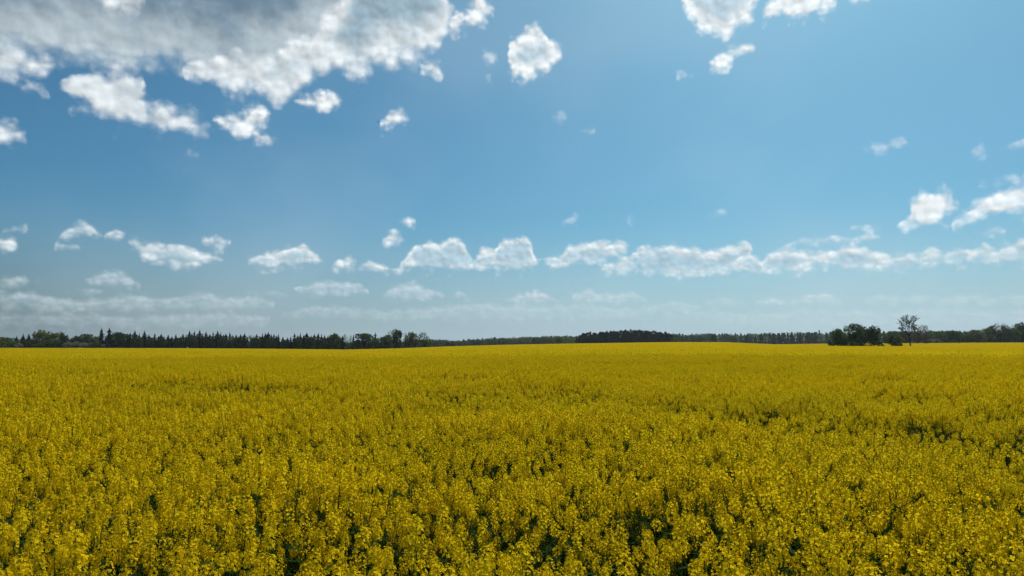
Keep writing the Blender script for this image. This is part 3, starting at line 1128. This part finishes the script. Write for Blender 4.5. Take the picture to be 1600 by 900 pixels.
lib('spruce', [(spruce(1000 + i, .25 + .05 * i), 'bark', 'spruce') for i in range(6)])
lib('pine', [(pine(1100 + i), 'bark', 'pine') for i in range(5)])
lib('broad', [(broad(1200 + i, 14, 2100, .062, 1, 0, .02), 'bark', 'broad') for i in range(4)])
lib('dark', [(broad(1220 + i, 16, 2400, .062, 1, 0, .0), 'bark', 'dark') for i in range(4)])
lib('olive', [(broad(1240 + i, 14, 1900, .060, 1, .05, .0), 'bark', 'olive') for i in range(4)])
lib('fresh', [(broad(1260 + i, 11, 1100, .05, 1, .3), 'palebark', 'fresh') for i in range(3)])
lib('tall', [(broad(1280 + i, 20, 2200, .065, 1, 0, -.05, 'tall'), 'bark', 'dark') for i in range(2)])
lib('sparse', [(broad(1300 + i, 15, 1700, .040, 1, .45, .05, 'vase'), 'bark', 'brown') for i in range(3)])
lib('birch', [(broad(1320 + i, 10, 650, .045, 1, .55, .2, 'tall'), 'palebark', 'fresh') for i in range(2)])
lib('bush', [(broad(1340 + i, 10, 1000, .075, 1, 0, -.05), 'bark', ('olive', 'broad', 'dark')[i % 3]) for i in range(3)])
lib('blossom', [(broad(1360 + i, 10, 900, .06, 1, .15, -.05), 'bark', 'blossom') for i in range(2)])
lib('copse', [(broad(1380 + i, 17, 3200, .046, 1, .16, -.06), 'bark', ('dark', 'broad')[i % 2]) for i in range(4)])

counter = {}


def place(kind, px, ytop, depth, wpx, name, label, cat='tree', group=None, sink=0.0):
    """a tree by the column and row of its top in the photograph, its depth in metres and its width"""
    X = (px - 800) / FPX * depth
    z0 = float(zg(X, depth)) - sink
    topz = CAM_H - depth * (ytop - HOR) / FPX
    H = topz - z0
    W = wpx * depth / FPX / 2 * {'spruce': 1.25, 'pine': 1.05, 'copse': 1.15}.get(kind, 1.3)
    i = counter.get(kind, 0); counter[kind] = i + 1
    tk, cr = LIB[kind][i % len(LIB[kind])]
    root = obj(name, None, None, (X, depth, z0))
    root.scale = (W, W, H)
    root.rotation_euler = (0, 0, (i * 2.4) % 6.283)
    tag(root, label, cat, group)
    obj('trunk', tk, root)
    obj('crown', cr, root)
    return root


# ---- the left edge of the field: spruce row with broad-leaved trees at both ends
G_SPR = 'spruces in the long dark row on the left horizon'
L_SPR = 'dark spruce in the dense conifer row along the left horizon'
spr = [(205, 519, 9), (212, 516, 9), (219, 520, 9), (227, 516, 9), (234, 522, 8), (243, 520, 10), (249, 524, 8), (253, 521, 9), (258, 525, 8), (264, 522, 8), (270, 525, 9), (276, 521, 9),
       (283, 525, 8), (287, 521, 8), (292, 522, 8), (297, 516, 8), (301, 520, 8), (305, 516, 9), (309, 521, 8), (313, 514.5, 8), (318, 520, 8), (323, 517, 9), (329, 521, 9), (334, 517, 8), (338, 521, 8),
       (341, 516, 8), (346, 518, 8), (350, 522, 9), (354, 520, 8), (360, 518, 9), (365, 523, 8), (370, 522, 8), (374, 524, 8), (377, 521, 8), (383, 520, 9), (388, 525, 8),
       (402, 521, 9), (407, 524, 8), (411, 520, 9), (416, 519, 9), (420, 518, 10), (425, 521, 8), (429, 521, 8), (433, 524, 8), (436, 521, 8), (443, 526, 8), (450, 526.5, 7), (455, 525, 8),
       (461, 520, 8), (466, 523, 8), (470, 519.5, 9), (475, 523, 9), (480, 519, 11), (487, 523, 9), (492, 521, 8), (498, 520, 9), (503, 521, 8), (508, 523, 8), (513, 524, 8)]
for k, (px, yt, w) in enumerate(spr):
    place('spruce', px, yt, 603 + (k * 7) % 23, w * (1.7 + .5 * math.sin(k * 2.1)), 'spruce_tree', L_SPR, 'spruce', G_SPR)
for k, (px, yt, w) in enumerate([(216, 526, 16), (238, 527, 15), (257, 527.5, 15), (280, 527, 16), (302, 525, 16), (327, 526, 16), (348, 526, 15), (372, 527, 14), (400, 527, 15), (424, 526, 15), (446, 530, 14), (465, 527, 14), (486, 526, 15), (506, 527, 14)]):
    place('dark', px, yt, 600 + k % 4, w, 'broadleaf_tree', 'low dark tree filling in between the spruces of the long left row', 'tree', 'low trees between the spruces')
place('spruce', 160, 512, 606, 16, 'spruce_tree', 'slimmer of two tall spruces side by side near the left end of the horizon', 'spruce')
place('spruce', 172, 511.5, 603, 21, 'spruce_tree', 'broader of two tall spruces side by side near the left end of the horizon', 'spruce')
place('spruce', 28, 524.5, 612, 12, 'spruce_tree', 'lone little spruce nearest the left edge of the photo', 'spruce')
place('spruce', 38, 521, 616, 13, 'spruce_tree', 'left one of two small spruces beside the round olive tree', 'spruce')
place('spruce', 47, 520.5, 618, 13, 'spruce_tree', 'right one of two small spruces beside the round olive tree', 'spruce')
place('olive', -6, 526, 622, 34, 'broadleaf_tree', 'low olive tree cut by the left edge of the photo', 'tree')
place('broad', 15, 527, 628, 26, 'broadleaf_tree', 'low green tree left of the lone little spruce', 'tree')
place('olive', 68, 514.5, 610, 32, 'broadleaf_tree', 'tall round olive tree near the left edge', 'tree')
place('olive', 88, 519.5, 614, 24, 'broadleaf_tree', 'middling olive tree right of the tall round olive tree', 'tree')
place('tall', 98, 518.5, 618, 10, 'broadleaf_tree', 'narrow dark pointed tree left of the low gap', 'tree')
place('tall', 105.5, 523, 620, 9, 'broadleaf_tree', 'small narrow tree beside the low gap left of the white blossom', 'tree')
place('dark', 119, 524, 616, 18, 'broadleaf_tree', 'low dark tree behind the white blossom bushes', 'tree')
place('dark', 136, 521, 612, 22, 'broadleaf_tree', 'dark round tree above the white blossom bushes', 'tree')
place('broad', 150, 525, 610, 18, 'broadleaf_tree', 'low green tree left of the two tall spruces', 'tree')
place('dark', 187, 518.5, 606, 22, 'broadleaf_tree', 'dark round tree between the two tall spruces and the spruce row', 'tree')
place('dark', 199, 521, 608, 16, 'broadleaf_tree', 'small dark tree at the left end of the spruce row', 'tree')
for px, yt, w, kd, lb in ((5, 532, 22, 'bush', 'low bush at the field edge by the left edge of the photo'), (22, 533, 18, 'bush', 'low bush in front of the lone little spruce'),
                      (48, 531, 22, 'bush', 'bush in front of the two small spruces'), (66, 534, 20, 'bush', 'low bush under the tall round olive tree'),
                      (82, 529.5, 22, 'bush', 'round bush under the middling olive tree'), (96, 533, 18, 'bush', 'low bush under the narrow dark pointed tree'),
                      (152, 531, 22, 'bush', 'olive bush under the low green tree left of the tall spruces')):
    place(kd, px, yt, 600, w, 'bush', lb, 'bush')
for px, yt, w, lb in ((110, 533.5, 16, 'leftmost of the white blossoming bushes at the field edge'), (122, 532.5, 18, 'second white blossoming bush from the left edge'),
                      (136, 534.5, 18, 'third white blossoming bush from the left edge'), (168, 536, 16, 'low white blossoming bush before the two tall spruces'),
                      (32, 535.5, 12, 'small pale blossoming bush beside the lone little spruce')):
    place('blossom', px, yt, 598, w, 'blossoming_bush', lb, 'bush')
place('fresh', 364, 523, 603, 9, 'broadleaf_tree', 'thin light green tree inside the dark spruce row, left one', 'tree')
place('fresh', 393, 523, 602, 12, 'broadleaf_tree', 'light green tree filling a gap in the dark spruce row', 'tree')
place('dark', 525, 520.5, 612, 24, 'broadleaf_tree', 'broad dark tree ending the spruce row on the right', 'tree')
place('fresh', 527, 520, 625, 14, 'broadleaf_tree', 'pale crown behind the broad dark tree at the end of the spruce row', 'tree')
place('spruce', 536, 523, 608, 12, 'spruce_tree', 'narrow dark spruce left of the pale thin birches', 'spruce')
place('birch', 540, 521, 614, 10, 'birch_tree', 'pale thin birch right of the spruce row', 'birch')
place('birch', 549, 523, 616, 10, 'birch_tree', 'sparse small birch left of the big round dark tree', 'birch')
place('spruce', 553, 522, 620, 9, 'spruce_tree', 'thin spruce tip beside the big round dark tree', 'spruce')
place('dark', 570, 520, 606, 34, 'broadleaf_tree', 'big round dark tree standing like a ball on the left horizon', 'tree')
place('spruce', 587, 518.5, 618, 12, 'spruce_tree', 'small spruce poking up right of the big round tree', 'spruce')
place('broad', 592, 527, 604, 14, 'broadleaf_tree', 'low green tree right of the big round tree', 'tree')
place('broad', 604, 522.5, 612, 22, 'broadleaf_tree', 'middling green tree left of the pale tall tree', 'tree')
place('fresh', 614, 514.5, 622, 14, 'broadleaf_tree', 'pale tall tree left of the dark pointed one', 'tree')
place('tall', 621, 514, 610, 17, 'broadleaf_tree', 'dark pointed tree, tallest at the right end of the left row', 'tree')
place('sparse', 634, 519, 616, 12, 'broadleaf_tree', 'thin brownish tree right of the dark pointed tree', 'tree')
place('olive', 640, 517.5, 612, 15, 'broadleaf_tree', 'olive tree with a pointed top near the right end of the left row', 'tree')
place('olive', 649, 520, 614, 13, 'broadleaf_tree', 'smaller olive tree left of the brown budding tree', 'tree')
place('sparse', 663, 517.5, 612, 22, 'broadleaf_tree', 'brown budding tree with thin crown ending the left row', 'tree')
place('bush', 668, 530, 606, 14, 'bush', 'low bush under the brown budding tree', 'bush')

# ---- the pine wood in the middle
PX = np.array([896, 902, 910, 920, 930, 940, 955, 970, 990, 1005, 1020, 1035, 1045, 1056], float)
PY = np.array([530, 525, 521, 519, 520.5, 517.5, 516, 516, 515, 515, 516.5, 518, 520.5, 524], float)
r_ = np.random.default_rng(41)
for k, px in enumerate(np.arange(903, 1052, 3.4)):
    yt = float(np.interp(px, PX, PY)) + r_.normal(0, .8) + (1.2 if k % 3 == 0 else 0)
    place('pine', float(px) + r_.normal(0, .6), yt, 880 + (k * 37) % 60, 10.5, 'pine_tree', 'dark pine in the dense wood at the middle of the horizon', 'pine', 'pines of the wood at the middle of the horizon')
place('olive', 872, 524.5, 1000, 16, 'broadleaf_tree', 'pale green tree two left of the pine wood', 'tree')
place('fresh', 888, 525, 960, 20, 'broadleaf_tree', 'pale green tree right beside the pine wood on its left', 'tree')
place('olive', 1056, 526, 900, 14, 'broadleaf_tree', 'small olive tree at the right foot of the pine wood', 'tree')


# ---- far woods that read as one mass
def far_wood(label, X_, Y_, depth, dd, stepx, mats, seed, wpx=14, conifer=.15):
    r_ = np.random.default_rng(seed)
    mb = MB()
    for row in range(3):
        px = X_[0] + r_.uniform(0, stepx)
        while px < X_[-1]:
            dep_ = depth + row * dd
            yt = float(np.interp(px, X_, Y_)) + r_.normal(.3, .7) + (1.0 if row == 0 else 0)
            x0 = (px - 800) / FPX * dep_
            z0 = float(zg(x0, dep_)) - .5
            H = CAM_H - dep_ * (yt - HOR) / FPX - z0
            W = wpx * r_.uniform(.7, 1.25) * dep_ / FPX / 2
            mi = int(r_.choice(len(mats), p=[conifer] + [(1 - conifer) / (len(mats) - 1)] * (len(mats) - 1)))
            mb.tube([(x0, dep_, z0 - 1), (x0, dep_, z0 + H * .6)], [W * .10, W * .05], 5, len(mats))
            if mi == 0:
                W *= .6
            v = r_.normal(size=(170, 3)); v /= np.linalg.norm(v, axis=1, keepdims=True)
            if mi == 0:
                h = r_.uniform(.05, 1.0, 170); rr = (1.04 - h ** 1.4) * r_.uniform(.5, 1.1, 170)
                P = np.stack([x0 + W * rr * v[:, 0] * 1.2, dep_ + W * rr * v[:, 1] * 1.2, z0 + H * h], 1)
            else:
                h = .5 + .5 * v[:, 2] * r_.uniform(.6, 1, 170)
                P = np.stack([x0 + W * v[:, 0] * r_.uniform(.6, 1.1, 170), dep_ + W * v[:, 1], z0 + H * (.04 + .96 * h)], 1)
            mb.cards(P, r_.uniform(.9, 2.0, 170) * depth / 1300, r_, .8, (1, 1, .8), mi)
            px += stepx * r_.uniform(.6, 1.4)
    tag(obj('far_wood', mb.mesh('far_wood', [M[k] for k in mats] + [M['bark']])), label, 'wood', None, 'stuff')


far_wood('low hazy wood between the left tree row and the pine wood', np.array([640, 680, 700, 715, 740, 770, 800, 830, 870, 900, 930, 1060], float),
         np.array([530, 530, 531, 532, 530, 528, 527, 525.5, 524.5, 524.5, 520.5, 521.5]), 1350, 30, 7.0, ['pine', 'dark', 'broad', 'olive'], 61)
far_wood('long hazy wood on the horizon right of the pine wood', np.array([1030, 1050, 1065, 1080, 1105, 1120, 1135, 1150, 1170, 1200, 1235, 1275, 1300, 1360, 1420, 1460, 1500, 1560, 1640, 1760, 2400], float),
         np.array([520, 521.5, 522.5, 521.5, 520.5, 521.5, 520.5, 521.5, 521, 520, 519, 518.5, 519, 518, 517, 516, 517, 515, 512, 512, 511]), 1300, 30, 6.5, ['pine', 'dark', 'broad', 'dark'], 62, conifer=.35)
far_wood('low distant wood showing between the trunks at the far left', np.array([-700, -260, -100, 0, 100, 200, 300, 560, 660], float),
         np.array([524, 526, 528, 530, 531, 532, 533, 534, 533]), 1000, 30, 9.0, ['pine', 'dark', 'broad', 'olive'], 63)

# ---- right: copse, bush and bare tree standing in the field, trees along the far edge
DB = 345
for px, yt, w, dp, lb in ((1307, 512, 24, DB, 'left tree of the dark copse standing in the field'), (1320, 508, 28, DB + 4, 'second tree from the left in the dark copse'),
                          (1336, 505, 30, DB + 1, 'tallest tree in the middle of the dark copse'), (1350, 509, 26, DB + 6, 'second tree from the right in the dark copse'),
                          (1364, 507.5, 26, DB + 2, 'right tree of the dark copse standing in the field')):
    place('copse', px, yt, dp, w, 'broadleaf_tree', lb, 'tree')
for px, yt, w, lb in ((1301, 531, 14, 'low bush at the left foot of the dark copse'), (1331, 532, 18, 'olive bush under the middle of the dark copse'), (1371, 532, 15, 'low bush at the right foot of the dark copse')):
    place('bush', px, yt, DB - 5, w, 'bush', lb, 'bush')
place('bush', 1392, 523.5, DB, 16, 'bush', 'left one of two bushes between the copse and the bare tree', 'bush')
place('bush', 1402, 521.5, DB + 2, 17, 'bush', 'right one of two bushes between the copse and the bare tree', 'bush')
xb = (1421 - 800) / FPX * DB
zb = float(zg(xb, DB))
HB = CAM_H - DB * (492 - HOR) / FPX - zb
tk, cr = bare_tree(77, HB, 11)
root = tag(obj('bare_tree', None, None, (xb, DB, zb)), 'nearly bare spreading tree with dark clumps standing alone in the field', 'tree')
tkm = tk.mesh('bare_trunk', [M['bark']]); crm = cr.mesh('bare_crown', [M['dark']])
zmax = max(v[2] for v in tk.v)
root.scale = (HB / zmax * .80, HB / zmax * .80, HB / zmax)
obj('trunk', tkm, root)
obj('crown', crm, root)
place('sparse', 1433, 506, 520, 26, 'broadleaf_tree', 'brownish thin tree just behind the bare tree on its right', 'tree')
place('sparse', 1446, 514, 540, 22, 'broadleaf_tree', 'low brownish tree second to the right behind the bare tree', 'tree')
right = [('broad', 1462, 517, 690, 26, 'green tree left of the pale blossom on the right horizon'), ('dark', 1480, 516, 700, 28, 'dark round tree behind the pale blossom on the right horizon'),
         ('broad', 1497, 517.5, 710, 22, 'green tree right of the pale blossom on the right horizon'), ('broad', 1512, 518, 700, 22, 'green tree left of the pale green tree on the right horizon'),
         ('olive', 1526, 514.5, 690, 26, 'pale green tree left of the tall group at the right edge'), ('olive', 1540, 512, 695, 20, 'olive tree at the left foot of the tall group at the right edge'),
         ('tall', 1548, 508, 705, 14, 'dark narrow tree at the left of the tall group at the right edge'), ('sparse', 1557, 503, 700, 20, 'thin topped tree, tallest left of the right edge'),
         ('dark', 1566, 509, 690, 22, 'dark tree in the middle of the tall group at the right edge'), ('sparse', 1575, 506.5, 705, 18, 'thin crowned tree second from the right edge'),
         ('broad', 1583, 511, 688, 18, 'lower green tree in the tall group at the right edge'), ('dark', 1595, 503, 695, 24, 'tall dark tree cut by the right edge of the photo'),
         ('broad', 1392, 517, 760, 24, 'green tree far behind the two bushes left of the bare tree'),
         ('dark', 1410, 517.5, 770, 24, 'dark tree far behind the trunk of the bare tree')]
for kd, px, yt, dp, w, lb in right:
    place(kd, px, yt, dp, w, 'broadleaf_tree', lb, 'tree')
place('blossom', 1452, 529, 670, 12, 'blossoming_bush', 'left one of two pale blossoming bushes on the right horizon', 'bush')
place('blossom', 1461, 528.5, 668, 14, 'blossoming_bush', 'right one of two pale blossoming bushes on the right horizon', 'bush')

# ================================================================== small things
# a little white post before the spruces, a dark post in the field, a bird
def post(name, px, depth, h, w, mat, label, top):
    X = (px - 800) / FPX * depth
    z0 = float(zg(X, depth))
    root = tag(obj(name, None, None, (X, depth, z0)), label, 'post')
    mb = MB(); mb.tube([(0, 0, -.3), (0, 0, .1), (0, 0, h * .92)], [w * .55, w * .52, w * .48], 8)
    obj('shaft', mb.mesh('shaft', [mat]), root)
    mb = MB(); mb.tube([(0, 0, h * .92), (0, 0, h * .95), (0, 0, h)], [w * .62, w * .62, w * .12], 8)
    obj('cap', mb.mesh('cap', [mat]), root)


post('white_post', 295, 592, 2.9, 1.0, M['white'], 'small white post at the foot of the dark spruce row', 1)
post('wooden_post', 1496, 420, 2.4, .16, M['wood'], 'thin dark post in the field near the right edge', 1)

mb = MB()
bp = np.array
mb.tube([(0, -.20, 0), (0, -.12, .02), (0, .02, .025), (0, .13, .03), (0, .18, .03), (0, .215, .022)], [.01, .05, .062, .045, .03, .004], 8)
for s_ in (-1, 1):
    mb.add([(s_ * .04, .08, .04), (s_ * .20, .12, .12), (s_ * .42, -.02, .10), (s_ * .22, -.03, .115), (s_ * .04, -.07, .035)], [(0, 1, 3, 4), (1, 2, 3)])
mb.add([(0, -.16, .02), (.06, -.30, .01), (-.06, -.30, .01)], [(0, 1, 2)])
bird_me = mb.mesh('bird', [M['feather']])
a_, e_ = ang(591, 191)
Db = 140.0
bird = tag(obj('bird', bird_me, None, (Db * math.sin(R(a_)) * math.cos(R(e_)), Db * math.cos(R(a_)) * math.cos(R(e_)), CAM_H + Db * math.sin(R(e_)))), 'tiny dark bird flying in the blue sky left of the small cloud', 'bird')
bird.rotation_euler = (0, 0, R(50))

# ================================================================== air
HAZE = 0.000042
mb = MB()
hx, y0, y1, zb_, zt_ = 5300.0, -5300.0, 5300.0, -14.0, 62.0
mb.add([(-hx, y0, zb_), (hx, y0, zb_), (hx, y1, zb_), (-hx, y1, zb_), (-hx, y0, zt_), (hx, y0, zt_), (hx, y1, zt_), (-hx, y1, zt_)],
       [(0, 3, 2, 1), (4, 5, 6, 7), (0, 1, 5, 4), (1, 2, 6, 5), (2, 3, 7, 6), (3, 0, 4, 7)])
hm = bpy.data.materials.new('haze')
hm.use_nodes = True
hm.node_tree.nodes.clear()
q = G(hm.node_tree)
pv = q.n('ShaderNodeVolumePrincipled')
pv.inputs['Color'].default_value = (.80, .90, 1.0, 1)
pv.inputs['Density'].default_value = HAZE
pv.inputs['Anisotropy'].default_value = .3
ho = q.n('ShaderNodeOutputMaterial')
q.put(ho.inputs['Volume'], pv.outputs[0])
tag(obj('haze', mb.mesh('haze', [hm])), 'thin pale haze lying over the whole field', 'haze', None, 'stuff')
